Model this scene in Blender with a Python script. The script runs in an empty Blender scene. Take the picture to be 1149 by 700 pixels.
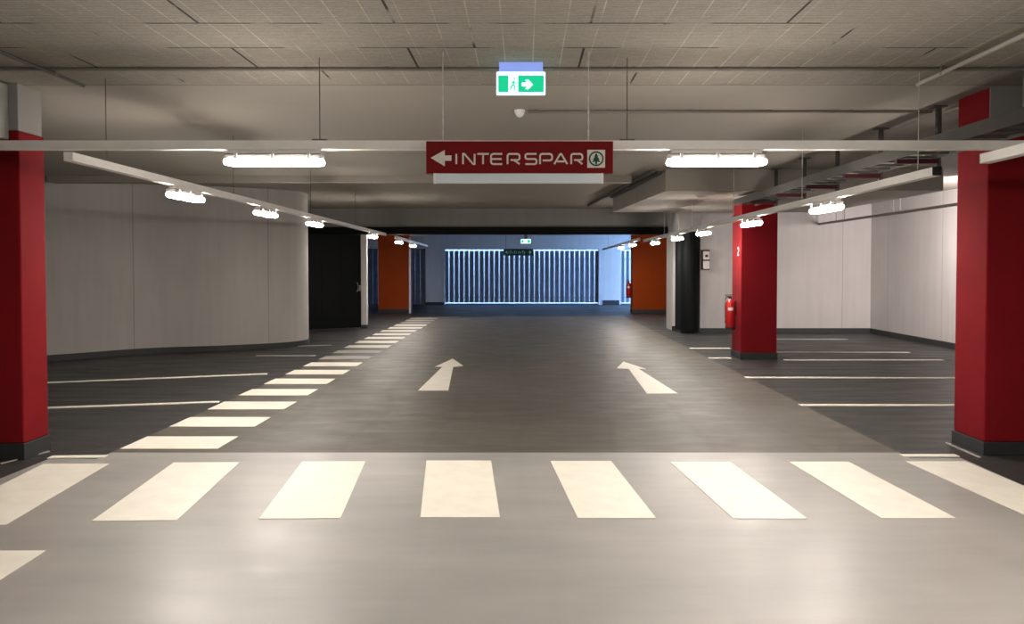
import bpy, bmesh, math, random
from mathutils import Vector, Matrix
random.seed(4)
S = bpy.context.scene
C = S.collection
W, H, F = 1149, 700, 900.0
CAMZ, PITCH = 1.65, math.radians(1.5)
CX, CY = 588.0, 299 + F*math.tan(PITCH)
CEIL = 3.2

# ---------------------------------------------------------------- camera
cd = bpy.data.cameras.new('camera'); cam = bpy.data.objects.new('camera', cd); C.objects.link(cam)
cam.location = (0, 0, CAMZ); cam.rotation_euler = (math.pi/2 - PITCH, 0, 0)
cd.sensor_width = 36; cd.lens = F/W*36
cd.shift_x = -(CX - W/2)/W; cd.shift_y = (CY - H/2)/W
cd.clip_start = .05; cd.clip_end = 200
S.camera = cam

def ray(px, py):
    a, b = (px-CX)/F, (CY-py)/F
    c, s = math.cos(PITCH), math.sin(PITCH)
    return Vector((a, c + b*s, -s + b*c))
def at(px, py, Y):                       # point of the place seen at a pixel, on the plane at distance Y
    r = ray(px, py); r = r*(Y/r.y); return Vector((r.x, Y, CAMZ + r.z))
def fl(px, py, z=0.0):                   # point on the horizontal plane z
    r = ray(px, py); t = (z-CAMZ)/r.z; return Vector((r.x*t, r.y*t, z))

# ---------------------------------------------------------------- materials
def lin(c):
    return tuple(((v/255)/12.92 if v/255 <= .04045 else ((v/255+.055)/1.055)**2.4) for v in c)
class NT:
    def __init__(s, name):
        s.m = bpy.data.materials.new(name); s.m.use_nodes = True
        s.t = s.m.node_tree; s.b = s.t.nodes['Principled BSDF']; s.o = s.t.nodes['Material Output']
    def n(s, kind, **kw):
        x = s.t.nodes.new(kind)
        for k, v in kw.items():
            if k in x.inputs: x.inputs[k].default_value = v
            else: setattr(x, k, v)
        return x
    def l(s, a, b): s.t.links.new(a, b)
def coords(n, scale=(1,1,1), uv=False):
    tc = n.n('ShaderNodeTexCoord'); mp = n.n('ShaderNodeMapping'); mp.inputs['Scale'].default_value = scale
    n.l(tc.outputs['UV' if uv else 'Object'], mp.inputs['Vector']); return mp.outputs['Vector']
def noise(n, vec, scale, detail=4, rough=.55):
    x = n.n('ShaderNodeTexNoise'); x.inputs['Scale'].default_value = scale
    x.inputs['Detail'].default_value = detail; x.inputs['Roughness'].default_value = rough
    n.l(vec, x.inputs['Vector']); return x.outputs['Fac']
def ramp(n, fac, stops):
    r = n.n('ShaderNodeValToRGB'); e = r.color_ramp.elements
    while len(e) < len(stops): e.new(.5)
    for q, (p, c) in zip(e, stops):
        q.position = p; q.color = (c, c, c, 1) if not hasattr(c, '__len__') else (*c, 1)
    n.l(fac, r.inputs['Fac']); return r.outputs['Color']
def mul(n, a, b, f=1.0):
    m = n.n('ShaderNodeMix', data_type='RGBA', blend_type='MULTIPLY'); m.inputs['Factor'].default_value = f
    n.l(a, m.inputs[6]); n.l(b, m.inputs[7]); return m.outputs[2]
def bump(n, h, st, dist=.01):
    b = n.n('ShaderNodeBump'); b.inputs['Strength'].default_value = st; b.inputs['Distance'].default_value = dist
    n.l(h, b.inputs['Height']); n.l(b.outputs['Normal'], n.b.inputs['Normal'])
def rgb(n, c):
    x = n.n('ShaderNodeRGB'); x.outputs[0].default_value = (*c, 1); return x.outputs[0]

def paint(name, c, rough=.5, metal=0, var=.12, scale=6, bmp=0.0):
    n = NT(name); v = coords(n)
    f = noise(n, v, scale)
    col = mul(n, rgb(n, c), ramp(n, f, [(.3, 1-var), (.7, 1+var*.3)]))
    n.l(col, n.b.inputs['Base Color']); n.b.inputs['Roughness'].default_value = rough
    n.b.inputs['Metallic'].default_value = metal
    if bmp: bump(n, noise(n, v, scale*8), bmp)
    return n.m
def emit(name, c, st):
    n = NT(name); n.b.inputs['Base Color'].default_value = (*c, 1)
    n.b.inputs['Emission Color'].default_value = (*c, 1); n.b.inputs['Emission Strength'].default_value = st
    n.b.inputs['Roughness'].default_value = .4
    return n.m
def floor_mat(name, c, r0, r1, streak=.25, spec=.5, sx=.35, scuff=.6):
    n = NT(name); v = coords(n, (sx, 1.6, 1)); v2 = coords(n)
    st = ramp(n, noise(n, v, 2.2, 6, .6), [(.3, 1-streak), (.72, 1+streak*.35)])
    bl = ramp(n, noise(n, v2, .6, 3), [(.3, .86), (.7, 1.08)])
    sp = ramp(n, noise(n, v2, 260, 2), [(.35, .93), (.65, 1.05)])
    # tyre scuffs: thin dark curved marks, rare
    w = n.n('ShaderNodeTexWave'); w.inputs['Scale'].default_value = .35; w.inputs['Distortion'].default_value = 9
    w.inputs['Detail'].default_value = 2; w.inputs['Detail Scale'].default_value = .35
    n.l(v2, w.inputs['Vector'])
    sc = ramp(n, w.outputs['Fac'], [(0, .82), (.05, 1.0)])
    col = mul(n, mul(n, mul(n, mul(n, rgb(n, c), st), bl), sp), sc, scuff)
    n.l(col, n.b.inputs['Base Color'])
    rr = ramp(n, noise(n, v, 3.0, 5), [(.3, r0), (.7, r1)])
    n.l(rr, n.b.inputs['Roughness']); n.b.inputs['Specular IOR Level'].default_value = spec
    bump(n, noise(n, v2, 120, 3), .16, .004)
    return n.m

M = {}
M['floor_bay'] = floor_mat('charcoal coated bay floor', (.036, .0345, .033), .38, .6, .3, .35)
M['floor_aisle'] = floor_mat('grey brown coated aisle floor', (.116, .104, .084), .40, .55, .20, .25, .6)
M['floor_front'] = floor_mat('light grey epoxy floor', (.34, .328, .304), .3, .42, .10, .5, scuff=.12)
M['mark'] = paint('cream road paint', (.80, .76, .66), .5, var=.09, scale=5)
M['mark_worn'] = paint('worn cream road paint', (.40, .375, .335), .55, var=.35, scale=3)
M['red'] = paint('red pillar paint', (.195, .006, .010), .8, var=.10, scale=2.5, bmp=.05)
M['orange'] = paint('orange wall paint', (.29, .042, .003), .55, var=.08, scale=2)
M['skirt'] = paint('dark grey skirting coat', (.022, .0235, .024), .6)
M['black'] = paint('black painted steel', (.0022, .0032, .0036), .7, var=.3, scale=3)
M['black'].node_tree.nodes['Principled BSDF'].inputs['Specular IOR Level'].default_value = .15
M['rubber'] = paint('black rubber', (.006, .006, .006), .7)
M['galv'] = paint('galvanised steel', (.30, .30, .29), .5, .4, var=.2, scale=9)
M['tray'] = paint('dull galvanised tray', (.075, .070, .064), .65, .1, var=.2, scale=7)
M['rail'] = paint('white coated rail', (.80, .78, .75), .45, var=.06)
M['conduit'] = paint('grey plastic conduit', (.17, .15, .135), .5)
M['conduit_light'] = paint('pale grey conduit', (.46, .44, .41), .5)
M['wire'] = paint('steel wire', (.09, .08, .075), .5, .3)
M['wire_light'] = paint('bright steel chain', (.55, .54, .52), .4, .4)
M['white'] = paint('white plastic', (.72, .72, .72), .4, var=.05)
M['signred'] = paint('red sign foil', (.155, .005, .006), .6, var=.05)
M['letter'] = paint('white sign foil', (.66, .62, .58), .45, var=.05)
M['green'] = paint('dark green sign foil', (.004, .07, .035), .5, var=.05)
M['armred'] = paint('red oxide bracket', (.045, .004, .005), .6)
M['exred'] = paint('red extinguisher enamel', (.42, .012, .014), .25, var=.05)
M['duct'] = paint('blue grey sheet duct', (.25, .27, .32), .45, .3)
M['lamp'] = emit('lit lamp diffuser', (1.0, .915, .83), 150)
M['lamp_cover'] = paint('frosted lamp cover', (.34, .32, .31), .3)
M['exit_white'] = emit('lit exit sign white', (.62, 1.0, .88), 1.6)
M['exit_green'] = emit('lit exit sign green', (.0, .42, .20), 1.0)
M['exit_cap'] = emit('blue white exit sign glow', (.30, .42, 1.0), .45)  # makes the mount glow, standing for the sign's blue glow on the ceiling
M['light_body'] = paint('pale blue white batten', (.62, .68, .75), .35, var=.04)
M['slat'] = paint('blue grey steel slat', (.095, .12, .165), .5, .2, var=.25, scale=3)
M['slat_edge'] = paint('pale aluminium edge', (.55, .62, .72), .35, .3, var=.1)

def plaster(name, c, seams=True, bmp=.12):
    n = NT(name); v = coords(n)
    vu = coords(n, uv=True)
    a = ramp(n, noise(n, v, .8, 5), [(.3, .93), (.7, 1.04)])
    st = ramp(n, noise(n, coords(n, (5, 5, .35)), 1.5, 3), [(.3, .95), (.7, 1.03)])
    col = mul(n, mul(n, rgb(n, c), a), st)
    if seams:
        b = n.n('ShaderNodeTexBrick'); b.offset = 0; b.inputs['Scale'].default_value = 1
        b.inputs['Brick Width'].default_value = 2.45; b.inputs['Row Height'].default_value = 40
        b.inputs['Mortar Size'].default_value = .012; b.inputs['Mortar Smooth'].default_value = .4
        b.inputs['Color1'].default_value = (1,1,1,1); b.inputs['Color2'].default_value = (.985,.985,.985,1)
        b.inputs['Mortar'].default_value = (.72,.71,.70,1)
        n.l(vu, b.inputs['Vector']); col = mul(n, col, b.outputs['Color'])
    n.l(col, n.b.inputs['Base Color']); n.b.inputs['Roughness'].default_value = .8
    bump(n, noise(n, v, 18, 6), bmp, .01)
    return n.m
M['wall'] = plaster('pale painted concrete', (.38, .362, .335))
M['wall_plain'] = plaster('pale render', (.55, .53, .51), False)
M['wall_white'] = plaster('white painted concrete', (.50, .475, .46))
M['concrete'] = plaster('bare grey concrete', (.26, .25, .235), False, .25)

def slab_mat():
    n = NT('smooth concrete soffit'); v = coords(n)
    a = ramp(n, noise(n, v, .7, 5), [(.3, .93), (.7, 1.05)])
    b = n.n('ShaderNodeTexBrick'); b.offset = .0; b.inputs['Scale'].default_value = 1
    b.inputs['Brick Width'].default_value = 60; b.inputs['Row Height'].default_value = 4.15
    b.inputs['Mortar Size'].default_value = .02; b.inputs['Mortar Smooth'].default_value = .5
    b.inputs['Color1'].default_value = (1,1,1,1); b.inputs['Color2'].default_value = (.97,.97,.97,1)
    b.inputs['Mortar'].default_value = (.62,.60,.58,1); mp = n.n('ShaderNodeMapping'); mp.inputs['Location'].default_value = (25, -2.75, 0); n.l(v, mp.inputs['Vector']); n.l(mp.outputs['Vector'], b.inputs['Vector'])
    n.l(mul(n, mul(n, rgb(n, (.31, .285, .25)), a), b.outputs['Color']), n.b.inputs['Base Color'])
    n.b.inputs['Roughness'].default_value = .85; bump(n, noise(n, v, 40, 4), .04, .004)
    return n.m
M['slab'] = slab_mat()

def board_mat():                         # wood-wool boards: rows along X, open dark joints, fine pale ribs
    n = NT('wood wool ceiling boards'); v = coords(n)
    mp = n.n('ShaderNodeMapping'); mp.inputs['Location'].default_value = (.35, .02, 0); n.l(v, mp.inputs['Vector']); v1 = mp.outputs['Vector']
    b = n.n('ShaderNodeTexBrick'); b.offset = .38; b.offset_frequency = 2; b.inputs['Scale'].default_value = 1
    b.inputs['Brick Width'].default_value = 1.25; b.inputs['Row Height'].default_value = .575
    b.inputs['Mortar Size'].default_value = .009; b.inputs['Mortar Smooth'].default_value = .1
    b.inputs['Color1'].default_value = (1,1,1,1); b.inputs['Color2'].default_value = (.90,.90,.90,1); b.inputs['Mortar'].default_value = (0,0,0,1)
    n.l(v1, b.inputs['Vector'])
    # joints only open in places
    gate = ramp(n, noise(n, v, 1.7, 2), [(.50, 0.), (.56, 1.)])
    mx = n.n('ShaderNodeMix', data_type='RGBA', blend_type='MIX')
    n.l(b.outputs['Fac'], mx.inputs[0]); mx.inputs[6].default_value = (1,1,1,1); mx.inputs[7].default_value = (.10,.09,.085,1)
    mg = n.n('ShaderNodeMath', operation='MULTIPLY'); n.l(b.outputs['Fac'], mg.inputs[0]); n.l(gate, mg.inputs[1])
    mg2 = n.n('ShaderNodeMath', operation='MULTIPLY_ADD'); n.l(b.outputs['Fac'], mg2.inputs[0]); mg2.inputs[1].default_value = .12; n.l(mg.outputs[0], mg2.inputs[2])
    mg2.use_clamp = True; n.l(mg2.outputs[0], mx.inputs[0])
    rb = n.n('ShaderNodeTexBrick'); rb.offset = 0; rb.inputs['Scale'].default_value = 1
    rb.inputs['Brick Width'].default_value = .208; rb.inputs['Row Height'].default_value = 40
    rb.inputs['Mortar Size'].default_value = .006; rb.inputs['Mortar Smooth'].default_value = .8
    rb.inputs['Color1'].default_value = (.80,.79,.77,1); rb.inputs['Color2'].default_value = (.77,.77,.76,1); rb.inputs['Mortar'].default_value = (1.35,1.33,1.3,1)
    n.l(v1, rb.inputs['Vector'])
    wv = n.n('ShaderNodeTexWave', bands_direction='Y'); wv.inputs['Scale'].default_value = 11; wv.inputs['Distortion'].default_value = 1.5
    wv.inputs['Detail'].default_value = 3; n.l(v, wv.inputs['Vector'])
    wc = ramp(n, wv.outputs['Fac'], [(0, .74), (1, 1.12)])
    fi = ramp(n, noise(n, coords(n, (1, 2.5, 1)), 45, 4, .7), [(.3, .72), (.7, 1.2)])
    bl = ramp(n, noise(n, v, .55, 3), [(.3, .86), (.7, 1.06)])
    col = rgb(n, (.41, .378, .335))
    for q in (b.outputs['Color'],): pass
    rg = ramp(n, noise(n, v, 1.1, 2), [(.38, .15), (.6, 1.)])
    rm = n.n('ShaderNodeMix', data_type='RGBA', blend_type='MIX'); n.l(rg, rm.inputs[0]); rm.inputs[6].default_value = (.80,.79,.78,1); n.l(rb.outputs['Color'], rm.inputs[7])
    fi2 = ramp(n, noise(n, coords(n, (1, 3, 1)), 9, 5, .7), [(.3, .84), (.7, 1.12)])
    for q in (mx.outputs[2], rm.outputs[2], wc, fi, fi2, bl): col = mul(n, col, q)
    n.l(col, n.b.inputs['Base Color']); n.b.inputs['Roughness'].default_value = .9
    bump(n, noise(n, v, 60, 4, .7), .5, .008)
    return n.m
M['board'] = board_mat()

for k_ in ('red', 'signred', 'orange'): M[k_].node_tree.nodes['Principled BSDF'].inputs['Specular IOR Level'].default_value = .12
M['green'].node_tree.nodes['Principled BSDF'].inputs['Specular IOR Level'].default_value = .2
# ---------------------------------------------------------------- mesh helpers
class MB:
    def __init__(s): s.bm = bmesh.new()
    def box(s, a, b, bev=0):
        a, b = Vector(a), Vector(b)
        lo = Vector(map(min, a, b)); hi = Vector(map(max, a, b))
        vs = [s.bm.verts.new((x, y, z)) for x in (lo.x, hi.x) for y in (lo.y, hi.y) for z in (lo.z, hi.z)]
        fs = [s.bm.faces.new([vs[i] for i in q]) for q in ((0,1,3,2),(4,6,7,5),(0,4,5,1),(2,3,7,6),(0,2,6,4),(1,5,7,3))]
        if bev:
            es = list({e for f in fs for e in f.edges})
            bmesh.ops.bevel(s.bm, geom=es, offset=bev, segments=2, affect='EDGES', profile=.5)
        return s
    def prism(s, pts, z0, z1):           # plan polygon extruded in z
        n = len(pts); a = [s.bm.verts.new((p[0], p[1], z0)) for p in pts]; b = [s.bm.verts.new((p[0], p[1], z1)) for p in pts]
        s.bm.faces.new(a[::-1]); s.bm.faces.new(b)
        for i in range(n): s.bm.faces.new((a[i], a[(i+1)%n], b[(i+1)%n], b[i]))
        return s
    def xz(s, pts, y0, y1):              # outline in x,z extruded in y
        n = len(pts); a = [s.bm.verts.new((p[0], y0, p[1])) for p in pts]; b = [s.bm.verts.new((p[0], y1, p[1])) for p in pts]
        s.bm.faces.new(a); s.bm.faces.new(b[::-1])
        for i in range(n): s.bm.faces.new((a[(i+1)%n], a[i], b[i], b[(i+1)%n]))
        return s
    def tube(s, path, r, seg=10):
        P = [Vector(p) for p in path]; rings = []
        for i, p in enumerate(P):
            d = (P[min(i+1, len(P)-1)] - P[max(i-1, 0)]).normalized()
            u = d.orthogonal().normalized() if abs(d.z) > .99 else d.cross(Vector((0,0,1))).normalized(); w = d.cross(u)
            rr = r[i] if hasattr(r, '__len__') else r
            rings.append([s.bm.verts.new(p + (u*math.cos(t) + w*math.sin(t))*rr) for t in [2*math.pi*k/seg for k in range(seg)]])
        for a, b in zip(rings, rings[1:]):
            for k in range(seg): s.bm.faces.new((a[k], a[(k+1)%seg], b[(k+1)%seg], b[k]))
        s.bm.faces.new(rings[0][::-1]); s.bm.faces.new(rings[-1]); return s
    def stroke(s, pts, w, y0, y1, closed=False):   # flat lettering stroke in x,z, mitred
        P = [Vector((p[0], p[1])) for p in pts]; n = len(P); L, R = [], []
        for i, p in enumerate(P):
            if closed: a, b = P[(i-1)%n], P[(i+1)%n]
            else: a, b = P[max(i-1,0)], P[min(i+1,n-1)]
            d1 = (p-a).normalized() if (p-a).length > 1e-9 else (b-p).normalized()
            d2 = (b-p).normalized() if (b-p).length > 1e-9 else d1
            t = (d1+d2).normalized(); nn = Vector((-t.y, t.x)); k = w/2/max(.35, nn.dot(Vector((-d1.y, d1.x))))
            L.append(p+nn*k); R.append(p-nn*k)
        m = n if closed else n-1
        for i in range(m):
            j = (i+1) % n; s.xz([L[i], L[j], R[j], R[i]], y0, y1)
        return s
    def build(s, name, mat, parent=None, smooth=False):
        bmesh.ops.recalc_face_normals(s.bm, faces=s.bm.faces)
        me = bpy.data.meshes.new(name); s.bm.to_mesh(me); s.bm.free()
        me.materials.append(mat)
        o = bpy.data.objects.new(name, me); C.objects.link(o)
        if smooth:
            for p in me.polygons: p.use_smooth = True
            try: me.set_sharp_from_angle(angle=math.radians(40))
            except Exception: pass
        if parent is not None:
            o.parent = parent; 
            me.transform(Matrix.Translation(-Vector(parent_world(parent))))
        return o
def parent_world(o):
    v = Vector(o.location)
    while o.parent is not None: o = o.parent; v += Vector(o.location)
    return v
def tag(o, label, cat, group=None, kind=None):
    o['label'] = label; o['category'] = cat
    if group: o['group'] = group
    if kind: o['kind'] = kind
    return o
def thing(name, loc, label, cat, group=None):
    o = bpy.data.objects.new(name, None); o.empty_display_size = .1; C.objects.link(o); o.location = loc
    return tag(o, label, cat, group)
def struct(o, label=None):
    o['kind'] = 'structure'
    return o
def dup(root, loc, rz, label):
    r = root.copy(); C.objects.link(r); r.location = loc; r.rotation_euler = (0, 0, rz); r['label'] = label
    for ch in root.children:
        c = ch.copy(); C.objects.link(c); c.parent = r
        for g in ch.children:
            d = g.copy(); C.objects.link(d); d.parent = c
    return r
def uv_wall(o, pts):                      # u = running length along the wall, v = height
    me = o.data; uv = me.uv_layers.new(name='UVMap')
    acc = [0]
    for a, b in zip(pts, pts[1:]): acc.append(acc[-1] + (Vector(b)-Vector(a)).length)
    def u(x, y):
        best = (1e9, 0)
        for i, (a, b) in enumerate(zip(pts, pts[1:])):
            a, b = Vector(a), Vector(b); d = b-a; t = max(0, min(1, (Vector((x,y))-a).dot(d)/d.length_squared))
            q = a+d*t; e = (Vector((x,y))-q).length
            if e < best[0]: best = (e, acc[i]+t*d.length)
        return best[1]
    for l in me.loops:
        co = me.vertices[l.vertex_index].co; uv.data[l.index].uv = (u(co.x, co.y), co.z+5)

# ---------------------------------------------------------------- shell
XL, XR, YB = -12.0, 8.6, -7.0
AX0, AX1 = -3.655, 3.32
struct(MB().box((XL-.3, YB-.3, -.3), (XR+.3, 36, 0)).build('floor', M['floor_bay']))
struct(MB().prism([(-4.07, YB), (3.76, YB), (3.76, 6.86), (AX1, 6.86), (AX1, 7.06), (AX0, 7.06), (AX0, 6.82), (-4.07, 6.82)], 0, .004).build('floor', M['floor_front']))
struct(MB().prism([(AX0, 7.06), (AX1, 7.06), (AX1, 26.6), (-3.5, 26.2)], 0, .004).build('floor', M['floor_aisle']))
struct(MB().box((XL-.3, YB-.3, CEIL), (XR+.3, 6.88, CEIL+.3)).build('ceiling', M['board']))
struct(MB().box((XL-.3, 6.88, CEIL), (XR+.3, 36, CEIL+.3)).build('ceiling', M['slab']))
# thin raised joint ribs on the smooth soffit
struct(MB().box((-8.15, 13.75, CEIL-.11), (1.84, 14.0, CEIL)).build('ceiling', M['slab']))

struct(MB().box((XL-.3, YB-.3, 0), (XR+.3, YB, CEIL)).build('wall_rear', M['wall_plain']))
w = struct(MB().box((XR, YB, 0), (XR+.3, 19.9, CEIL)).build('wall_right', M['wall_white'])); uv_wall(w, [(XR, YB-1), (XR, 22)])
w = struct(MB().box((4.37, 19.9, 0), (XR+.3, 21.5, CEIL)).build('wall_back', M['wall_white'])); uv_wall(w, [(3.0, 19.9), (10, 19.9)])
struct(MB().box((3.82, 20.6, 0), (4.37, 21.5, CEIL)).build('wall_back', M['wall_plain']))
struct(MB().box((4.37, 19.885, 0), (XR, 19.9, .12)).build('baseboard_back', M['skirt']))
struct(MB().box((XR-.015, YB, 0), (XR, 19.885, .12)).build('baseboard_right', M['skirt']))
struct(MB().box((3.80, 20.585, 0), (4.3, 20.6, .12)).build('baseboard_back', M['skirt']))
# curved left wall
fp = [fl(*p) for p in ((53,405.5), (165,397), (245,394), (290,391.8), (314,390.4), (330,389), (341.5,387.3))]
cur = [(XL, 9.5), (-10.3, 12.4)] + [(p.x, p.y) for p in fp] + [(-4.63, 17.2), (-4.85, 17.9), (-5.3, 18.8), (-6.0, 20.2), (-6.4, 21.5)]
def smooth_path(pts, k=6):
    P = [Vector(p) for p in pts]; out = []
    for i in range(len(P)-1):
        a, b, c, d = P[max(i-1,0)], P[i], P[i+1], P[min(i+2, len(P)-1)]
        for j in range(k):
            t = j/k; out.append(.5*((2*b) + (c-a)*t + (2*a-5*b+4*c-d)*t*t + (3*b-a-3*c+d)*t**3))
    out.append(P[-1]); return [tuple(q) for q in out]
cp = smooth_path(cur)
w = struct(MB().prism(cp + [(XL-.3, 21.5), (XL-.3, 9.5)], 0, CEIL).build('wall_left', M['wall'], smooth=True)); uv_wall(w, cp)
def offset(path, d):
    out = []
    for i, p in enumerate(path):
        a, b = Vector(path[max(i-1,0)]), Vector(path[min(i+1,len(path)-1)]); t = (b-a).normalized(); out.append((p[0]+t.y*d, p[1]-t.x*d))
    return out
cq = offset(cp, .018)
struct(MB().prism(cp + cq[::-1], 0, .11).build('baseboard_left', M['skirt']))
struct(MB().box((XL-.3, YB, 0), (XL, 9.5, CEIL)).build('wall_left', M['wall_plain']))
# cross wall lintel, black header beam below
struct(MB().box((-6.4, 21.5, 2.68), (3.82, 22.0, CEIL)).build('wall_middle', M['concrete']))
struct(MB().box((-6.4, 21.5, 0), (-5.75, 22.0, 2.68)).build('wall_middle', M['concrete']))
o = MB().box((-5.74, 21.28, 2.50), (3.81, 21.49, 2.70)).box((-5.74, 21.24, 2.50), (3.81, 21.285, 2.53)).build('gate_header', M['black'])
tag(o, 'long black steel header box across the aisle above the sliding fire door', 'header')
# downstand block right of aisle
BD = [(2.27, 12.9), (6.67, 12.8), (6.67, 18.0), (1.98, 17.9)]
struct(MB().prism(BD, 2.86, CEIL).build('ceiling', M['slab']))
# far room behind the cross wall
FX0, FX1, FY = -9.0, 6.6, 34.5
struct(MB().box((FX0-.3, 22, 0), (FX0, FY+.3, CEIL)).build('wall_far_left', M['wall_plain']))
struct(MB().box((FX0-.3, 21.5, 0), (-6.4, 22.0, CEIL)).build('wall_middle', M['wall_plain']))
struct(MB().box((FX1, 21.5, 0), (FX1+.3, 30.8, CEIL)).box((FX1, 30.8, 2.9), (FX1+.3, 34.2, CEIL)).box((FX1, 30.8, 0), (FX1+.3, 34.2, .15)).box((FX1, 34.2, 0), (FX1+.3, FY+.3, CEIL)).build('wall_far_right', M['wall_plain']))
def sxy(x, Y): return (x-CX)/F*Y
SX0, SX1 = sxy(498, FY), sxy(673, FY)
PX1 = sxy(696.5, FY)
LX1 = sxy(477.5, FY)
top = at(588, 279, FY).z; 
fw = MB()
fw.box((FX0, FY, top), (FX1, FY+.3, CEIL)).box((LX1, FY, 0), (SX0, FY+.3, top)).box((SX1, FY, 0), (PX1, FY+.3, top)).box((FX0, FY, 0), (-7.9, FY+.3, top))
struct(fw.build('wall_far', M['wall_plain']))
struct(MB().box((SX1+.12, FY-.02, 0), (PX1-.06, FY, .2)).box((LX1, FY-.02, 0), (SX0, FY, .12)).build('baseboard_far', M['skirt']))

# ---------------------------------------------------------------- slatted screens
def screen(x0, x1, n, frac, label, mat_slat, edge=False, g0=.05, g1=.06):
    t = thing('slatted_screen', ((x0+x1)/2, FY+.1, 0), label, 'screen')
    p = (x1-x0)/n; z0, z1 = .05, top-.03
    MB().box((x0, FY+.06, 0), (x1, FY+.14, .05)).build('bottom_rail', M['slat'], t); MB().box((x0, FY+.06, z1), (x1, FY+.14, top)).build('top_rail', M['slat'], t)
    for i in range(n):
        a = x0+p*i+p*(1-frac)/2
        MB().box((a, FY+.08, z0+g0), (a+p*frac, FY+.12, z1-g1)).build('slat', mat_slat, t)
    for zc_ in (.30, 1.95): MB().box((x0, FY+.12, zc_), (x1, FY+.145, zc_+.03)).build('cross_rail', M['slat'], t)
    if edge:
        MB().box((x0-.01, FY-.015, 0), (x0+.05, FY+.15, top)).build('edge_post', M['slat_edge'], t)
        MB().box((x1-.05, FY-.015, 0), (x1+.01, FY+.15, top)).build('edge_post', M['slat_edge'], t)
    return t
screen(SX0, SX1, 31, .80, 'wide screen of upright dark slats with blue daylight between, closing the far end', M['slat'], True)
screen(-7.9, LX1, 16, .965, 'dim slatted screen seen on both sides of the orange pillar left of the aisle', M['slat'], g0=0, g1=0)
screen(PX1, FX1, 12, .6, 'bright slatted screen in the far wall beside the orange pillar right of the aisle', M['slat'])

# ---------------------------------------------------------------- pillars
def pillar(name, x0, x1, y0, y1, z1, mat, label, sk=.11, head=None):
    t = thing(name, ((x0+x1)/2, (y0+y1)/2, 0), label, 'pillar')
    MB().box((x0, y0, sk), (x1, y1, z1), .012).build('shaft', mat, t)
    MB().box((x0-.012, y0-.012, 0), (x1+.012, y1+.012, sk), .004).build('skirting', M['skirt'], t)
    if head: MB().box((x0+head, y0+head, z1), (x1-head, y1-head, CEIL), .006).build('head', M['concrete'], t)
    return t
pl = fl(27, 516); pr = fl(1104, 510.6)
pillar('concrete_pillar', pl.x-.7, pl.x, pl.y, pl.y+.36, 2.80, M['red'], 'red pillar at the left picture edge beside the crosswalk, bare concrete head', .14, .012)
t = pillar('concrete_pillar', pr.x, pr.x+.7, pr.y, pr.y+.5, CEIL, M['red'], 'large red pillar at the right picture edge, red up to the ceiling', .115)
MB().box((pr.x+.004, pr.y-.012, 2.86), (pr.x+.70, pr.y+.0, CEIL)).build('bare_head_band', M['concrete'], t)
# thin trowelled joint round the pillar feet
pf = fl(831, 403.5)
t = pillar('concrete_pillar', pf.x, pf.x+.64, pf.y, pf.y+.62, CEIL, M['red'], 'red pillar in the right parking bays carrying a fire extinguisher', .12)
PFX, PFY = pf.x, pf.y
def digit2(x, z, h, y0, y1, w=.02):
    pts = [(x-.3*h, z+.3*h), (x-.18*h, z+.47*h), (x+.12*h, z+.47*h), (x+.28*h, z+.3*h), (x+.2*h, z+.08*h), (x-.3*h, z-.47*h), (x+.32*h, z-.47*h)]
    return MB().stroke(pts, w, y0, y1)
# number on the aisle side of the far pillar (built in xz, turned onto the side face)
b = digit2(0, 0, .14, -.004, 0, .026)
b.bm.transform(Matrix.Translation((PFX-.001, PFY+.20, at(824, 282, PFY+.2).z)) @ Matrix.Rotation(-math.pi/2, 4, 'Z')); b.build('number_marking', M['letter'], t)
po = fl(709.5, 351.5)
pillar('orange_pillar', po.x, po.x+1.5, po.y, po.y+.5, CEIL, M['orange'], 'orange wall pillar right of the aisle near the bright blue end', .13)
pq = fl(460, 351.5)
t = pillar('orange_pillar', pq.x-1.12, pq.x, pq.y, pq.y+.5, CEIL, M['orange'], 'orange wall pillar left of the aisle beyond the black sliding door', .15)
MB().box((pq.x-.03, pq.y-.03, 0), (pq.x+.03, pq.y+.03, 2.66), .006).build('corner_guard', M['slat_edge'], t)
# black folded gate pocket by back wall
cxp, cyp = (at(765,374,19.7).x+at(785.5,374,19.7).x)/2, 20.05
rr = (at(785.5,374,19.7).x-at(765,374,19.7).x)/2
t = thing('gate_pocket', (cxp, cyp, 0), 'black rounded gate post housing between white wall end and back wall', 'gate post')
prof = [(cxp+rr*math.cos(a), cyp-.1+rr*1.3*math.sin(a)) for a in [math.pi+math.pi*k/14 for k in range(15)]]
MB().prism([(cxp-rr, cyp+.54)] + prof + [(cxp+rr, cyp+.54)], 0.04, 2.50).build('casing', M['black'], t, True)
MB().box((cxp-rr-.004, cyp-.2, 0), (cxp+rr+.004, cyp+.54, .06)).build('foot', M['skirt'], t)
MB().box((cxp-rr*.15, cyp-.1-rr*1.33, .1), (cxp+rr*.15, cyp-.1-rr*1.2, 2.45)).build('cover_strip', M['black'], t)
struct(MB().box((cxp-rr-.05, cyp-.30, 2.53), (XR, 20.6, CEIL)).build('wall_back', M['concrete'])) if False else None
struct(MB().box((3.78, 19.62, 2.52), (4.32, 20.6, CEIL)).build('wall_back', M['concrete']))

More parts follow.
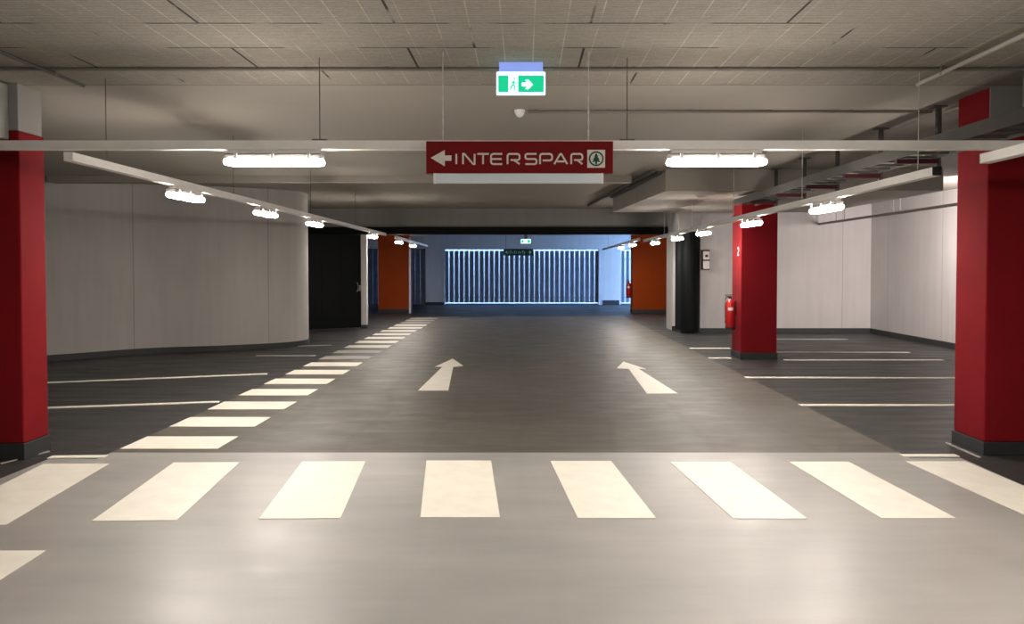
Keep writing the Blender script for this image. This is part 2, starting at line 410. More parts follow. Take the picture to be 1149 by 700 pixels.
# ---------------------------------------------------------------- sliding fire door (left)
dl, dr = fl(338, 371.5), fl(405, 368.5)
t = thing('sliding_fire_door', ((dl.x+dr.x)/2, (dl.y+dr.y)/2, 0), 'wide black sliding fire door between curved white wall and white post', 'door')
def slabline(a, b, th, z0, z1): 
    d = (b-a); d.z = 0; d.normalize(); n = Vector((-d.y, d.x, 0))*th
    return [(a.x, a.y), (b.x, b.y), (b.x+n.x, b.y+n.y), (a.x+n.x, a.y+n.y)], z0, z1
MB().prism(*slabline(dl, dr, .09, .03, 2.49)).build('leaf', M['black'], t)
d = (dr-dl).normalized(); nrm = Vector((d.y, -d.x, 0))
MB().prism(*slabline(dl+nrm*.012, dr+nrm*.012-d*.05, .012, .06, .42)).build('kick_plate', M['black'], t)
for s in (.33, .66):
    a = dl + (dr-dl)*s; MB().prism(*slabline(a+nrm*.01, a+nrm*.01+d*.03, .012, .44, 2.45)).build('seam_strip', M['black'], t)
hp = dl + (dr-dl)*.93
hz = at(400, 322, dr.y).z
h = MB().tube([hp+nrm*.0+Vector((0,0,hz-.11)), hp+nrm*.07+Vector((0,0,hz-.11)), hp+nrm*.07+Vector((0,0,hz+.11)), hp+Vector((0,0,hz+.11))], .014).build('handle', M['galv'], t)
MB().box((hp.x+.06, hp.y+nrm.y*.02-.005, hz-.1), (hp.x+.11, hp.y+.01, hz+.05)).build('lock_plate', M['galv'], t)
a = at(405.3, 368, 21.3); b = at(411.5, 368, 21.3)
t = thing('door_post', ((a.x+b.x)/2, 21.38, 0), 'slim white post closing the right edge of the black sliding door', 'post')
MB().box((a.x, 21.3, .10), (b.x, 21.49, 2.50), .01).build('post_body', M['wall_plain'], t)
MB().box((a.x-.008, 21.292, 0), (b.x+.008, 21.49, .10)).build('skirting', M['skirt'], t)

# ---------------------------------------------------------------- painted markings
def quad(name, pts, mat, label, cat, group=None, z=.008):
    P = [fl(*p, z) for p in pts]; c = sum(P, Vector())/len(P)
    b = MB().prism([(p.x-c.x, p.y-c.y) for p in P], -.003, 0)
    o = b.build(name, mat); o.location = (c.x, c.y, z); return tag(o, label, cat, group)
G = 'crosswalk stripes across the front of the aisle'
ordn = ['leftmost crosswalk stripe, cut off by the left picture edge', 'second crosswalk stripe from the left', 'third crosswalk stripe from the left', 'crosswalk stripe straight below the red hanging sign, nearly upright', 'crosswalk stripe just right of the centre one', 'third crosswalk stripe from the right', 'second crosswalk stripe from the right', 'rightmost crosswalk stripe, in front of the red pillar']
zs = [[(-92,590),(6.7,588.4),(122.5,520),(49,520.2)], [(103,584.2),(198.5,583.4),(268.6,518.4),(195,518.6)], [(290.5,581.8),(382,581.2),(410,517.3),(339,517.7)],
      [(471.7,580),(561,580),(551,516.5),(478.4,516.5)], [(648.5,581),(736.3,581),(685.6,517),(617.7,517)], [(823,581.5),(905.8,581.5),(819.5,518),(752,518)],
      [(989,581),(1072.8,581),(952,517.7),(885.6,518)], [(1160,582),(1237,582),(1083,517.3),(1016,517.5)]]
for q, lb in zip(zs, ordn): quad('crosswalk_stripe', q, M['mark'], 'cream painted ' + lb, 'road marking', G)
quad('crosswalk_stripe', [(-225,696),(-72,696),(51.5,617.5),(-80,617.5)], M['mark'], 'cream stripe cut by the lower left picture corner, nearest of all', 'road marking')
# dashed edge strip running away along the left side of the aisle
near = ['widest and nearest bar of the dashed strip, just beyond the crosswalk', 'second nearest bar of the dashed strip', 'third nearest bar of the dashed strip', 'fourth nearest bar of the dashed strip', 'fifth nearest bar of the dashed strip','sixth nearest bar of the dashed strip','seventh nearest bar of the dashed strip']
for k in range(19):
    y0 = 7.2 + 1.0*k; 
    m = M['mark'] if k not in (7, 8, 16, 17, 18) else M['mark_worn']
    x0 = AX0 + .01 + (.0 if k < 14 else .03)
    o = MB().box((-.44, 0, -.003), (.44, .52, 0)).build('lane_dash', m)
    o.location = (x0+.44, y0, .008)
    lb = ('cream painted ' + near[k]) if k < 7 else 'cream painted bar in the far, foreshortened half of the dashed strip left of the aisle'
    tag(o, lb, 'road marking', 'bars of the dashed strip along the left of the aisle')
# arrows
def arrow(tail_l, tail_r, sl, sr, hl, hr, tip, label):
    P = [fl(*p, .008) for p in (tail_l, tail_r, sr, hr, tip, hl, sl)]; c = sum(P, Vector())/len(P)
    o = MB().prism([(p.x-c.x, p.y-c.y) for p in P], -.003, 0).build('painted_arrow', M['mark']); o.location = (c.x, c.y, .008)
    tag(o, label, 'road marking', 'direction arrows on the aisle')
arrow((469,438),(503,438),(496.3,411.5),(508.5,411.5),(488,411.3),(520,410.4),(508,402.3), 'cream floor arrow pointing away, left one of the pair in the aisle')
arrow((726,441.4),(760.5,441.2),(705.5,413.8),(716.5,413.5),(692,413),(725,413.8),(699.5,405.5), 'cream floor arrow pointing away, right one of the pair in the aisle')
# bay lines
def line(p, q, wdt, label, mat='mark', grp=None):
    a, b = fl(*p), fl(*q); d = (b-a).normalized(); n = Vector((-d.y, d.x, 0))*wdt/2; c = (a+b)/2
    pts = [a-n-c, b-n-c, b+n-c, a+n-c]
    o = MB().prism([(v.x, v.y) for v in pts], .001, .010).build('bay_line', M[mat]); o.location = (c.x, c.y, 0)
    tag(o, label, 'road marking', grp)
GL, GR = 'parking bay lines left of the aisle', 'parking bay lines right of the aisle'
line((56,513.6),(119,512.8), .09, 'short cream bay line beside the foot of the left red pillar', 'mark', GL)
line((-60,462),(246,451.2), .09, 'cream bay line left of the aisle, second from the left red pillar', 'mark', GL)
line((-60,434),(300,419.8), .10, 'cream bay line left of the aisle, third from the left red pillar', 'mark', GL)
line((288,399.3),(354,399.3), .09, 'short pale bay line in front of the curved white wall end', 'mark_worn', GL)
line((300,389.3),(372,387.5), .09, 'faint far bay line in front of the black sliding door', 'mark_worn', GL)
line((1012,511.8),(1074,511.8), .09, 'short cream bay line beside the foot of the right red pillar', 'mark', GR)
line((897,454.8),(1200,455.4), .10, 'cream bay line right of the aisle, first one beyond the big pillar', 'mark', GR)
line((836,423.8),(1180,424.8), .11, 'long cream bay line right of the aisle, just nearer than the extinguisher pillar', 'mark', GR)
line((795,402),(820,402), .14, 'stub of bay line left of the extinguisher pillar foot', 'mark', GR)
line((880,404.2),(1058,404.2), .13, 'cream bay line starting right of the extinguisher pillar foot', 'mark', GR)
line((774,391),(819,391), .14, 'bay line stub nearer the black gate post', 'mark', GR)
line((872,395.4),(1020,395.6), .13, 'pale bay line behind the extinguisher pillar', 'mark_worn', GR)
line((872,380.7),(950,380.7), .14, 'faint farthest bay line close to the back wall', 'mark_worn', GR)
line((0,521),(55,507), .02, 'thin pale trowelled joint line around the left pillar foot', 'mark_worn')
line((1062,497.5),(1100,514), .02, 'thin pale joint line around the right pillar foot', 'mark_worn')

# ---------------------------------------------------------------- lighting rails
RZ = 2.56
def rail(p0, p1, label, wires, hgt=.066, wdt=.06, endcap=None):
    p0, p1 = Vector(p0), Vector(p1); c = (p0+p1)/2
    t = thing('lighting_rail', c, label, 'lighting rail', 'suspended white lighting rails')
    d = (p1-p0).normalized(); n = d.cross(Vector((0,0,1))).normalized(); u = n.cross(d)
    def bar(a, b, s0, s1, w0):
        bm = MB(); vs = [bm.bm.verts.new(p + n*x + u*z) for p in (a, b) for x, z in ((-w0, s0), (w0, s0), (w0, s1), (-w0, s1))]
        for q in ((0,1,2,3),(7,6,5,4),(0,4,5,1),(1,5,6,2),(2,6,7,3),(3,7,4,0)): bm.bm.faces.new([vs[i] for i in q])
        return bm
    bar(p0, p1, -hgt/2+.010, hgt/2, wdt/2).build('channel', M['rail'], t)
    bar(p0, p1, -hgt/2, -hgt/2+.010, wdt/2+.008).build('lower_lip', M['rail'], t)
    for e, s in ((p0, 1), (p1, -1)):
        bar(e-d*s*.006, e+d*s*.004, -hgt/2, hgt/2, wdt/2+.004).build('end_cap', M['rubber'] if endcap == s else M['rail'], t)
    for f in wires:
        q = p0 + (p1-p0)*f
        wr = MB().tube([q+u*hgt/2, Vector((q.x, q.y, CEIL))], .0035, 6).build('hanger_wire', M['wire_light'] if endcap else M['wire'], t)
        MB().box(q+Vector((-.055 if abs(d.x) > .5 else -.02, -.02 if abs(d.x) > .5 else -.055, hgt/2)), q+Vector((.055 if abs(d.x) > .5 else .02, .02 if abs(d.x) > .5 else .055, hgt/2+.012))).build('hanger_clip', M['wire'], t)
    return t
YC = 6.0
zc = at(588, 163.2, YC).z
def fx(px, a=-6.2, b=3.95): return (sxy(px, YC)-a)/(b-a)
rail((-6.2, YC, zc), (3.95, YC, zc), 'white lighting rail running straight across the picture behind the red sign', [fx(360), fx(703), .05])
XTL, XTR = -3.45, 3.15
a = at(80, 175.5, 6.1); za = a.z; zb = at(432, 263, 19.9).z
rail((XTL, 6.1, za), (XTL, 19.9, zb), 'long white lighting rail receding along the left of the aisle', [.04, .25, .5, .75])
rail((XTL, 21.6, 2.44), (XTL+.0, 28.5, 2.38), 'short far lighting rail left of the aisle by the orange pillar', [.2, .8])
zr = at(1048, 192, 6.14).z; zr2 = at(720, 270, 21.0).z
rail((XTR, 6.14, zr), (XTR, 21.0, zr2), 'long white lighting rail receding along the right of the aisle', [.02, .2, .4, .6, .8], endcap=1)
rail((XTR, 22.0, 2.40), (XTR, 32.0, 2.34), 'far lighting rail right of the aisle ending at the slatted screen', [.2, .8])
rail((XTR, 1.6, at(1112,178,5.5).z+.02), (XTR, 5.5, at(1112,178,5.5).z), 'near lighting rail entering at the right picture edge below the cable tray', [.1, .6])

# ---------------------------------------------------------------- lamps
LL = .73
def make_lamp(loc, label):
    t = thing('tube_lamp', loc, label, 'lamp', 'lit tube lamps under the rails')
    x, y, z = loc
    MB().box((x-LL/2+.03, y-.030, z-.045), (x+LL/2-.03, y+.030, z), .008).build('housing', M['rail'], t)
    # rounded trough diffuser
    prof = [(-.046, -.074), (-.060, -.080), (-.058, -.096), (-.042, -.116), (.042, -.116), (.058, -.096), (.060, -.080), (.046, -.074)]
    b = MB(); secs = []
    for fx_, sc in ((-LL/2, .72), (-LL/2+.02, .93), (-LL/2+.05, 1), (LL/2-.05, 1), (LL/2-.02, .93), (LL/2, .72)):
        secs.append([b.bm.verts.new((x+fx_, y+p*sc, z-.09+(q+.09)*sc)) for p, q in prof])
    for s0, s1 in zip(secs, secs[1:]):
        for k in range(len(prof)): b.bm.faces.new((s0[k], s0[(k+1)%8], s1[(k+1)%8], s1[k]))
    b.bm.faces.new(secs[0]); b.bm.faces.new(secs[-1][::-1])
    b.build('diffuser', M['lamp'], t, True)
    MB().box((x-LL/2+.025, y-.047, z-.050), (x+LL/2-.025, y+.047, z-.046)).build('gasket', M['conduit'], t)
    MB().box((x-LL/2+.005, y-.052, z-.078), (x+LL/2-.005, y+.052, z-.030), .012).build('upper_cover', M['lamp_cover'], t)
    for cxx in (-.27, 0, .27):
        for sy in (-1, 1):
            MB().box((x+cxx-.012, y+sy*.048, z-.075), (x+cxx+.012, y+sy*.062, z-.028), .003).build('clip', M['white'], t)
    return t
zl = zc-.033
lamp0 = make_lamp((sxy(309, YC), YC, zl), 'lit tube lamp left of the red sign on the crosswise rail')
dup(lamp0, (sxy(803, YC), YC, zl), 0, 'lit tube lamp right of the red sign on the crosswise rail')
def interp(y, y0, z0, y1, z1): return z0 + (z1-z0)*(y-y0)/(y1-y0) - .033
Ls = ['nearest lit lamp on the left receding rail', 'second lit lamp on the left receding rail', 'third lit lamp on the left rail, before the black door', 'lit lamp at the white post of the black door', 'lit lamp over the left orange pillar', 'farthest lit lamp on the left, beside the left orange pillar']
for px, lb in zip((210, 299, 353.5, 418, 448, 463.5), Ls):
    y = XTL*F/(px-CX)
    z = interp(y, 6.1, za, 19.9, zb) if y < 20.5 else interp(y, 21.6, 2.44, 28.5, 2.38)
    dup(lamp0, (XTL, y, z), math.pi/2, lb)
Rs = ['nearest lit lamp on the right receding rail', 'lit lamp in front of the red extinguisher pillar', 'lit lamp above the black gate post on the right', 'lit lamp in front of the white wall end on the right', 'lit lamp over the right orange pillar', 'lit lamp at the left edge of the right orange pillar', 'farthest lit lamp on the right, against the blue wall']
for px, lb in zip((926, 842.5, 789, 759.7, 735, 709.5, 696.8), Rs):
    y = XTR*F/(px-CX)
    z = interp(y, 6.14, zr, 21.0, zr2) if y < 21.2 else interp(y, 22.0, 2.40, 32.0, 2.34)
    dup(lamp0, (XTR, y, z), math.pi/2, lb)
# added unseen rails and lamps light the foreground, an added floodlight the right wall
dup(lamp0, (XTR, 3.6, at(1112,178,5.5).z-.018), math.pi/2, 'added lit lamp on the near right rail, outside the picture')
for yy, xs, nm in ((2.1, (-2.0, 1.4), 'just ahead of'), (-3.2, (0,), 'behind')):
    rail((-6.2, yy, zc), (5.5, yy, zc), 'added crosswise white lighting rail overhead ' + nm + ' the photographer, out of the picture', [.1, .5, .9])
    for x in xs: dup(lamp0, (x, yy, zl), 0, 'added lit lamp on the crosswise rail ' + nm + ' the photographer, out of the picture')
flx, fly, flz = 7.51, 13.1, 2.62  # added floodlight, brightens the right wall from behind the pillar
t = thing('floodlight', (flx, fly, flz), 'floodlight on the ceiling added to brighten the white right wall, hidden by the big red pillar', 'floodlight')
MB().box((flx-.15, fly-.14, flz-.10), (flx+.15, fly-.03, flz+.10), .01).build('lamp_head', M['rail'], t)
MB().tube([(flx, fly-.08, flz+.10), (flx, fly-.08, 2.86)], .012).build('stem', M['rail'], t)
la = bpy.data.lights.new('added_flood_lamp', 'AREA'); la.shape = 'RECTANGLE'; la.size = .26; la.size_y = .16; la.energy = 210; la.color = (1, .90, .87); la.spread = math.radians(125)
lo = bpy.data.objects.new('added_flood_lamp', la); C.objects.link(lo); lo.location = (flx, fly, flz)
lo.rotation_euler = (Vector((8.6, 15.6, 2.15))-lo.location).to_track_quat('-Z', 'Y').to_euler()
rail((8.15, 7.0, 2.893), (8.15, 12.0, 2.893), 'lighting rail over the right bays hidden behind the big red pillar', [.1, .9])

# ---------------------------------------------------------------- hanging red sign
SY = 5.8
def P(px, py, Y=SY): v = at(px, py, Y); return (v.x, v.z)
x0, z1 = P(478, 158.3); x1, z0 = P(688, 194.3)
t = thing('hanging_sign', ((x0+x1)/2, SY, z0), 'red hanging sign with white arrow, white lettering and green round emblem', 'sign')
MB().box((x0, SY, z0), (x1, SY+.05, z1), .004).build('panel', M['signred'], t)
yf, yb = SY-.005, SY+.001
ar = [(483.3,177),(499,168.3),(499,174.4),(506.5,174.4),(506.5,180.3),(499,180.3),(499,186.5)]
MB().xz([P(*p, SY-.005) for p in ar], yf, yb).build('arrow', M['letter'], t)
LT, LB = 172.6, 184.0     # letter band in the photograph
def letter(strokes, xa, xb, wpx=1.9):
    b = MB(); k = .00644
    for s in strokes:
        pts = [P(xa + (xb-xa)*u, LB + (LT-LB)*v, SY-.005) for u, v in s]
        b.stroke(pts, wpx*k, yf, yb)
    return b
r_ = .22
LET = {
 'I': [[(.5,0),(.5,1)]],
 'N': [[(0,0),(0,1),(.12,1),(.88,0),(1,0),(1,1)]],
 'T': [[(0,1),(1,1)], [(.5,0),(.5,1)]],
 'E': [[(1,1),(.18,1),(.05,.93),(0,.8),(0,.2),(.05,.07),(.18,0),(1,0)], [(0,.5),(.95,.5)]],
 'R': [[(0,0),(0,.8),(.05,.94),(.16,1),(.8,1),(.95,.93),(1,.8),(1,.58),(.95,.45),(.8,.4),(.25,.4)], [(.52,.4),(1,0)]],
 'S': [[(1,1),(.16,1),(.04,.94),(0,.82),(0,.68),(.04,.56),(.16,.5),(.84,.5),(.96,.44),(1,.32),(1,.18),(.96,.06),(.84,0),(0,0)]],
 'P': [[(0,0),(0,.8),(.05,.94),(.16,1),(.8,1),(.95,.93),(1,.8),(1,.55),(.95,.42),(.8,.36),(.22,.36)]],
 'A': [[(0,0),(.42,.92),(.5,1),(.58,.92),(1,0)], [(.22,.26),(.78,.26)]],
}
cells = [('I',511,513),('N',519.5,532.5),('T',535.5,548.5),('E',551,563.5),('R',569.5,583),('S',589.5,602),('P',606,619.5),('A',622,636.5),('R',641,653.5)]
for ch, xa, xb in cells: letter(LET[ch], xa, xb).build('letter', M['letter'], t)
# emblem
e0, e1 = P(659, 168.2), P(678.8, 188.2)
em = MB().box((e0[0], yf, e1[1]), (e1[0], yb, e0[1])).build('emblem_plate', M['letter'], t)
cxp_, czp = (e0[0]+e1[0])/2, (e0[1]+e1[1])/2; R_ = (e1[0]-e0[0])*.41
ring = [(cxp_+R_*math.cos(a)*.92, czp+R_*math.sin(a)*.92) for a in [2*math.pi*k/36 for k in range(36)]]
MB().stroke(ring, R_*.2, yf-.004, yf, True).build('emblem_ring', M['green'], em)
tree = [(0,.80),(.26,.30),(.16,.30),(.46,-.12),(.30,-.12),(.56,-.48),(.12,-.40),(.12,-.78),(-.12,-.78),(-.12,-.40),(-.56,-.48),(-.30,-.12),(-.46,-.12),(-.16,.30),(-.26,.30)]
MB().xz([(cxp_+R_*u, czp+R_*v) for u, v in tree][::-1], yf-.004, yf).build('emblem_tree', M['green'], em)
for px in (497.5, 660):                               # chains
    c = MB(); zz = z1; x = sxy(px, SY+.025)
    i = 0
    while zz < CEIL-.01:
        L = min(.045, CEIL-zz)
        if i % 2: c.box((x-.006, SY+.022, zz), (x+.006, SY+.028, zz+L*.95))
        else: c.box((x-.0025, SY+.016, zz), (x+.0025, SY+.034, zz+L*.95))
        zz += L*.9; i += 1
        if L < .02: break
    c.build('chain', M['wire_light'], t)
bx0, bz1 = P(487, 195.2); bx1, bz0 = P(676.5, 205.4)
t2 = thing('sign_batten', ((bx0+bx1)/2, SY+.02, bz0), 'slim pale blue-white batten directly under the red hanging sign', 'light batten')
MB().box((bx0, SY, bz0), (bx1, SY+.05, z0), .006).build('body', M['light_body'], t2)
MB().box((bx0-.004, SY-.002, bz0-.001), (bx0+.012, SY+.052, z0)).build('end_cap', M['white'], t2)
MB().box((bx1-.012, SY-.002, bz0-.001), (bx1+.004, SY+.052, z0)).build('end_cap', M['white'], t2)

# ---------------------------------------------------------------- exit sign
EY = 6.12
a = at(557, 80.5, EY); b = at(612, 105.5, EY)
t = thing('exit_sign', ((a.x+b.x)/2, EY, b.z), 'lit green and white emergency exit sign box on the ceiling, arrow pointing right', 'exit sign')
MB().box((a.x, EY, b.z), (b.x, EY+.05, a.z), .006).build('light_box', M['exit_white'], t)
MB().box((a.x+.02, EY+.004, a.z), (b.x-.02, EY+.046, CEIL), .004).build('ceiling_mount', M['exit_cap'], t)
def EP(px, py): v = at(px, py, EY-.003); return (v.x, v.z)
def ebox(xa, ya, xb, yb_, mat, name, d=.003):
    p, q = EP(xa, ya), EP(xb, yb_); MB().box((p[0], EY-d, q[1]), (q[0], EY, p[1])).build(name, M[mat], t)
ebox(559, 84.6, 570.5, 103.4, 'exit_green', 'green_panel')
ebox(581.3, 84.6, 610.2, 103.4, 'exit_green', 'green_panel')
arw = [(585.5,92.8),(591.5,92.8),(589.5,89.6),(593,89.6),(598,94.8),(593,100),(589.5,100),(591.5,96.8),(585.5,96.8)]
MB().xz([EP(*p) for p in arw][::-1], EY-.006, EY-.003).build('arrow', M['exit_white'], t)
rn = MB(); k = .0071
rn.stroke([EP(576.5,90.5), EP(576,94.5), EP(574,97), EP(572.4,100.5)], .011, EY-.004, EY)
rn.stroke([EP(576,94.5), EP(578,97), EP(577.6,101)], .010, EY-.005, EY-.001)
rn.stroke([EP(573.4,93.5), EP(576.5,91.5), EP(579.3,94)], .008, EY-.006, EY-.002)
rn.stroke([EP(576.6,88.6), EP(577.6,87.4)], .014, EY-.004, EY)
rn.build('running_figure', M['exit_green'], t)
# detector dome with conduit on the ceiling
DY = 8.0
dz = CEIL
t = thing('ceiling_sensor', (at(583,127,DY).x, DY, CEIL), 'small white round ceiling sensor below the lit exit sign', 'sensor')
dx = at(583, 127, DY).x
MB().tube([(dx, DY, CEIL), (dx, DY, CEIL-.03)], [.055, .05], 20).build('base', M['white'], t, True)
MB().tube([(dx, DY, CEIL-.03), (dx, DY, CEIL-.055), (dx, DY, CEIL-.07)], [.045, .036, .012], 20).build('dome', M['white'], t, True)

def conduit(pts, r, label, mat='conduit', clips=()):
    c = Vector(pts[0]); t = thing('cable_conduit', c, label, 'conduit')
    MB().tube(pts, r, 8).build('pipe', M[mat], t, True)
    a, b = Vector(pts[0]), Vector(pts[-1])
    for f in clips:
        q = a+(b-a)*f; MB().box(q-Vector((.015, .015, .012)), Vector((q.x+.015, q.y+.015, CEIL)), .003).build('clip', M['conduit'], t)
    return t
conduit([(at(592,125,DY).x, DY, CEIL-.016), (4.05, DY, CEIL-.016)], .014, 'brown grey conduit running from the round ceiling sensor to the right', clips=[.02,.2,.4,.6,.8,.97])
conduit([(-4.9, 6.28, CEIL-.016), (4.05, 6.28, CEIL-.016)], .014, 'thin conduit crossing the whole ceiling at the edge of the boards', clips=[i/14 for i in range(1, 14)])
conduit([(-3.66, 1.0, CEIL-.05), (-3.66, 6.7, CEIL-.05)], .015, 'conduit on the ceiling boards at upper left running towards the rail wire', 'wire', clips=[.3,.6,.93])
conduit([(3.24, 1.0, CEIL-.05), (3.24, 6.65, CEIL-.05)], .016, 'pale conduit on the ceiling boards at upper right running towards the rail wire', 'conduit_light', clips=[.3,.6,.93])
conduit([(2.06, 12.8, CEIL-.03), (1.60, 20.0, CEIL-.03)], .028, 'dark slanting pipe on the ceiling left of the downstand block', 'wire', clips=[.05,.3,.6,.95])
conduit([(2.185, 13.0, CEIL-.03), (1.92, 17.7, CEIL-.03)], .022, 'second thinner slanting pipe hugging the downstand block', 'wire', clips=[.1,.5,.9])
# wall side pipe on the right
t = conduit([(7.3, 9.0, 2.70), (7.3, 19.88, 2.70)], .028, 'thin grey pipe hung along the white right wall')
for y in (10, 13, 15.6, 15.9, 18.3, 18.8):
    MB().tube([(7.3, y, 2.70), (7.3, y, CEIL if y > 10 else CEIL)], .006, 6).build('hanger_rod', M['wire'], t)
# duct piece by the right picture edge
t = thing('ventilation_duct', (4.9, 6.3, 2.95), 'blue grey sheet metal duct under the ceiling at the right picture edge', 'duct')
MB().box((4.08, 5.2, 2.93), (5.4, 6.55, CEIL), .006).build('duct_body', M['duct'], t)
MB().box((4.06, 6.53, 2.91), (5.42, 6.57, CEIL)).build('flange', M['galv'], t)
t = thing('ventilation_duct', (-5.2, 6.3, 2.95), 'grey duct box in front of the left red pillar head at ceiling', 'duct')
MB().box((-5.6, 6.42, 2.72), (-4.34, 6.79, CEIL-.02), .006).build('duct_body', M['galv'], t)

# ---------------------------------------------------------------- cable tray
TX0, TX1 = 3.60, 3.97
t = thing('cable_tray', ((TX0+TX1)/2, 9, 2.67), 'grey ladder cable tray running beside the right pillars under the ceiling', 'cable tray')
for x in (TX0, TX1-.012): MB().box((x, 3.5, 2.69), (x+.012, 13.8, 2.80)).build('side_rail', M['tray'], t)
y = 3.6
while y < 13.8:
    MB().box((TX0+.012, y, 2.70), (TX1-.012, y+.035, 2.72)).build('rung', M['tray'], t); y += .30
MB().box((TX0+.012, 3.5, 2.722), (TX1-.012, 7.35, 2.726)).build('bottom_sheet', M['tray'], t)
cb = MB()
for i in range(5):
    pts = [(TX0+.06+.055*i+.012*math.sin(y_*1.3+i), y_, 2.738+.004*(i % 2)) for y_ in [3.5+.6*k for k in range(18)]]
    cb.tube(pts, .011, 6)
cb.build('cables', M['conduit'], t)
for y in (7.8, 9.05, 10.3, 11.5, 12.8):
    hp = MB().box((TX1+.02, y-.004, 2.60), (TX1+.035, y+.004, CEIL)).box((TX1+.02, y-.022, 2.60), (TX1+.06, y-.016, CEIL)).box((TX1+.02, y+.016, 2.60), (TX1+.06, y+.022, CEIL))
    for k in range(9): hp.box((TX1+.02, y-.02, 2.62+k*.065), (TX1+.05, y+.02, 2.635+k*.065))
    h = hp.build('hanger_post', M['tray'], t)
    MB().box((TX1-.03, y-.05, CEIL-.012), (TX1+.11, y+.05, CEIL)).build('top_plate', M['tray'], h)
    MB().prism([(TX0+.0, y-.03), (TX1+.03, y-.03), (TX1+.03, y+.03), (TX0, y+.03)], 2.645, 2.688).build('bracket_arm', M['armred'], t)

# ---------------------------------------------------------------- extinguishers and call point
def extinguisher(x, y, z, label):
    t = thing('fire_extinguisher', (x, y, z), label, 'fire extinguisher', 'fire extinguishers on the right pillars')
    MB().tube([(x,y,z), (x,y,z+.02), (x,y,z+.44), (x,y,z+.49), (x,y,z+.515), (x,y,z+.54)], [.075,.085,.085,.07,.035,.022], 18).build('cylinder', M['exred'], t, True)
    MB().tube([(x,y,z-.02), (x,y,z+.03)], [.088,.088], 18).build('foot_ring', M['rubber'], t, True)
    v = MB().box((x-.022, y-.022, z+.535), (x+.022, y+.022, z+.585), .004).build('valve', M['rubber'], t)
    MB().box((x-.09, y-.010, z+.60), (x+.03, y+.010, z+.612)).box((x-.085, y-.010, z+.575), (x+.0, y+.010, z+.586)).build('lever', M['rubber'], v)
    MB().tube([(x-.02,y,z+.57), (x-.09,y-.02,z+.55), (x-.098,y-.03,z+.42), (x-.094,y-.02,z+.2), (x-.09,y,z+.1)], [.008,.008,.008,.008,.011], 8).build('hose', M['rubber'], t, True)
    lab = MB(); n = 7
    A = [math.radians(-130 + 60*k/n) for k in range(n+1)]
    for a0, a1 in zip(A, A[1:]):
        lab.prism([(x+.085*math.cos(a0), y+.085*math.sin(a0)), (x+.085*math.cos(a1), y+.085*math.sin(a1)), (x+.088*math.cos(a1), y+.088*math.sin(a1)), (x+.088*math.cos(a0), y+.088*math.sin(a0))], z+.33, z+.385)
    lab.build('paper_label', M['letter'], t)
    MB().box((x+.07, y-.03, z+.25), (x+.105, y+.03, z+.50)).build('wall_bracket', M['rubber'], t)
    return t
ez = at(816, 369, 14.65).z
ex = extinguisher(PFX-.105, PFY+.33, ez+.02, 'red fire extinguisher hung on the aisle side of the far red pillar')
dup(ex, (po.x-.105, po.y+.2, ez+.05), 0, 'dark-looking fire extinguisher on the side of the right orange pillar')
cp0, cp1 = at(784, 281, 19.85), at(793.5, 303, 19.85)
t = thing('fire_alarm_panel', (cp0.x, 19.85, cp1.z), 'small fire alarm panel with two white plates on the back wall beside black post', 'alarm panel')
cxm = (cp0.x+cp1.x)/2+.06
MB().box((cxm-.09, 19.80, cp1.z+.01), (cxm+.10, 19.9, cp0.z+.02), .01).build('backing_box', M['armred'], t)
MB().box((cxm-.07, 19.785, cp1.z+.26), (cxm+.09, 19.80, cp0.z-.02), .01).build('upper_plate', M['letter'], t)
MB().box((cxm-.07, 19.785, cp1.z+.03), (cxm+.09, 19.80, cp1.z+.23), .02).build('lower_plate', M['letter'], t)
MB().box((cxm-.02, 19.78, cp1.z+.32), (cxm+.05, 19.786, cp1.z+.38)).build('symbol', M['armred'], t)

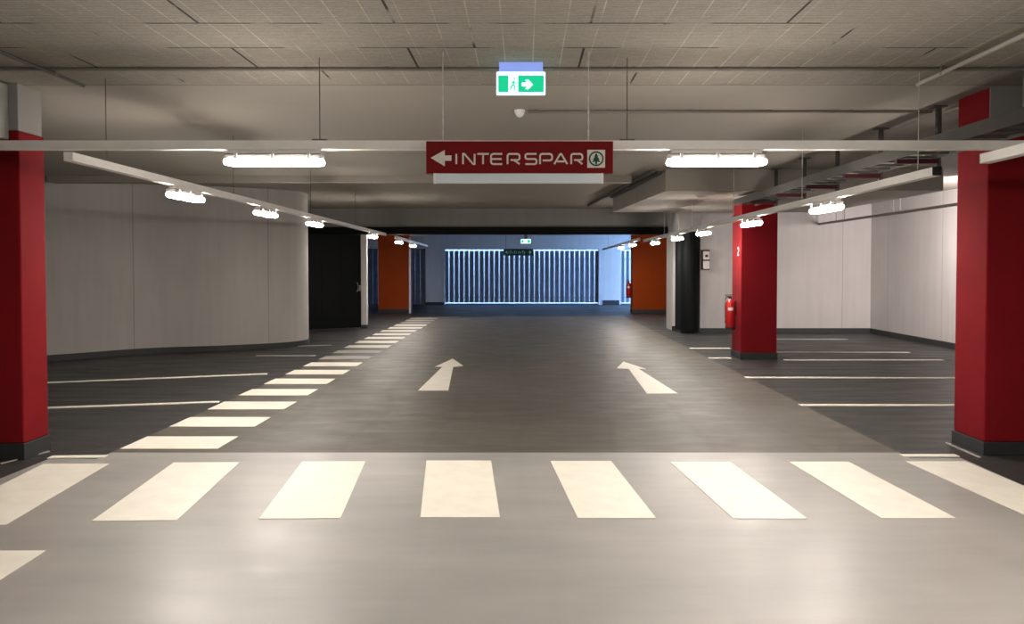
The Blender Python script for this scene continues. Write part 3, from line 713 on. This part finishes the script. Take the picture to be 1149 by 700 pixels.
# ---------------------------------------------------------------- far signs
BY = 33.4
a = at(565, 279.2, BY); b = at(598.5, 286.8, BY)
t = thing('hanging_banner', ((a.x+b.x)/2, BY, b.z), 'dark green sign board with pale writing in front of the slatted screen', 'sign')
MB().box((a.x, BY, b.z), (b.x, BY+.04, a.z), .004).build('board', M['green'], t)
g = MB(); zz = (a.z+b.z)/2; xx = a.x+.08
def bl(pts, w=.022): g.stroke([(xx_+0, z_) for xx_, z_ in pts], w, BY-.01, BY)
bl([(a.x+.16, zz+.06), (a.x+.09, zz), (a.x+.16, zz-.06)]); bl([(a.x+.09, zz), (a.x+.22, zz)])
bl([(b.x-.16, zz+.06), (b.x-.09, zz), (b.x-.16, zz-.06)]); bl([(b.x-.22, zz), (b.x-.09, zz)])
X = a.x+.28                                     # illegible short word: low strokes like letters
for i, hgt in enumerate((.12, .07, .10, .07, .07, .07, .10, .07)):
    bl([(X, zz-.05), (X, zz-.05+hgt)]); 
    if i % 2 == 0: bl([(X, zz-.05+hgt), (X+.05, zz-.05+hgt)])
    X += .085
g.build('writing', M['letter'], t)
for x in (a.x+.1, b.x-.1): MB().tube([(x, BY+.02, a.z), (x, BY+.02, CEIL)], .008, 6).build('hanger_rod', M['wire'], t)
a = at(584.5, 268.3, 28.6); b = at(595.5, 273.0, 28.6)
t = thing('exit_sign', ((a.x+b.x)/2, 28.6, b.z), 'tiny lit exit sign far off above the green sign board', 'exit sign')
MB().box((a.x, 28.6, b.z), (b.x, 28.66, a.z), .01).build('light_box', M['exit_white'], t)
MB().box((a.x+.12, 28.61, a.z), (b.x-.12, 28.65, CEIL)).build('ceiling_mount', M['conduit'], t)
MB().box((a.x+.02, 28.592, b.z+.02), (a.x+.10, 28.6, a.z-.03)).box((b.x-.12, 28.592, b.z+.02), (b.x-.02, 28.6, a.z-.03)).build('green_panel', M['exit_green'], t)

struct(MB().box((FX0-2, FY+3.2, -.3), (FX1+6, FY+3.5, 4.2)).build('wall_outside_added', M['concrete']))  # added wall and ground outside, dim the daylight seen through the slat gaps
struct(MB().box((FX0-2, 36, -.3), (FX1+6, FY+3.2, -.02)).box((FX1+.31, 22, -.3), (FX1+6, 36, -.02)).build('floor_outside_added', M['concrete']))
# ---------------------------------------------------------------- world: blue outdoor daylight beyond the screens
wd = bpy.data.worlds.new('world'); S.world = wd; wd.use_nodes = True
nt = wd.node_tree; bg = nt.nodes['Background']
bg.inputs['Color'].default_value = (.29, .52, 1.0, 1); bg.inputs['Strength'].default_value = 30

vs = S.view_settings; vs.view_transform = 'Standard'; vs.look = 'None'; vs.gamma = 1; vs.exposure = .27; vs.use_curve_mapping = False
S.display_settings.display_device = 'sRGB'
cy = S.cycles; cy.use_denoising = True; cy.max_bounces = 10; cy.diffuse_bounces = 6; cy.glossy_bounces = 4; cy.sample_clamp_indirect = 8
cy.use_light_tree = True; cy.caustics_reflective = False; cy.caustics_refractive = False
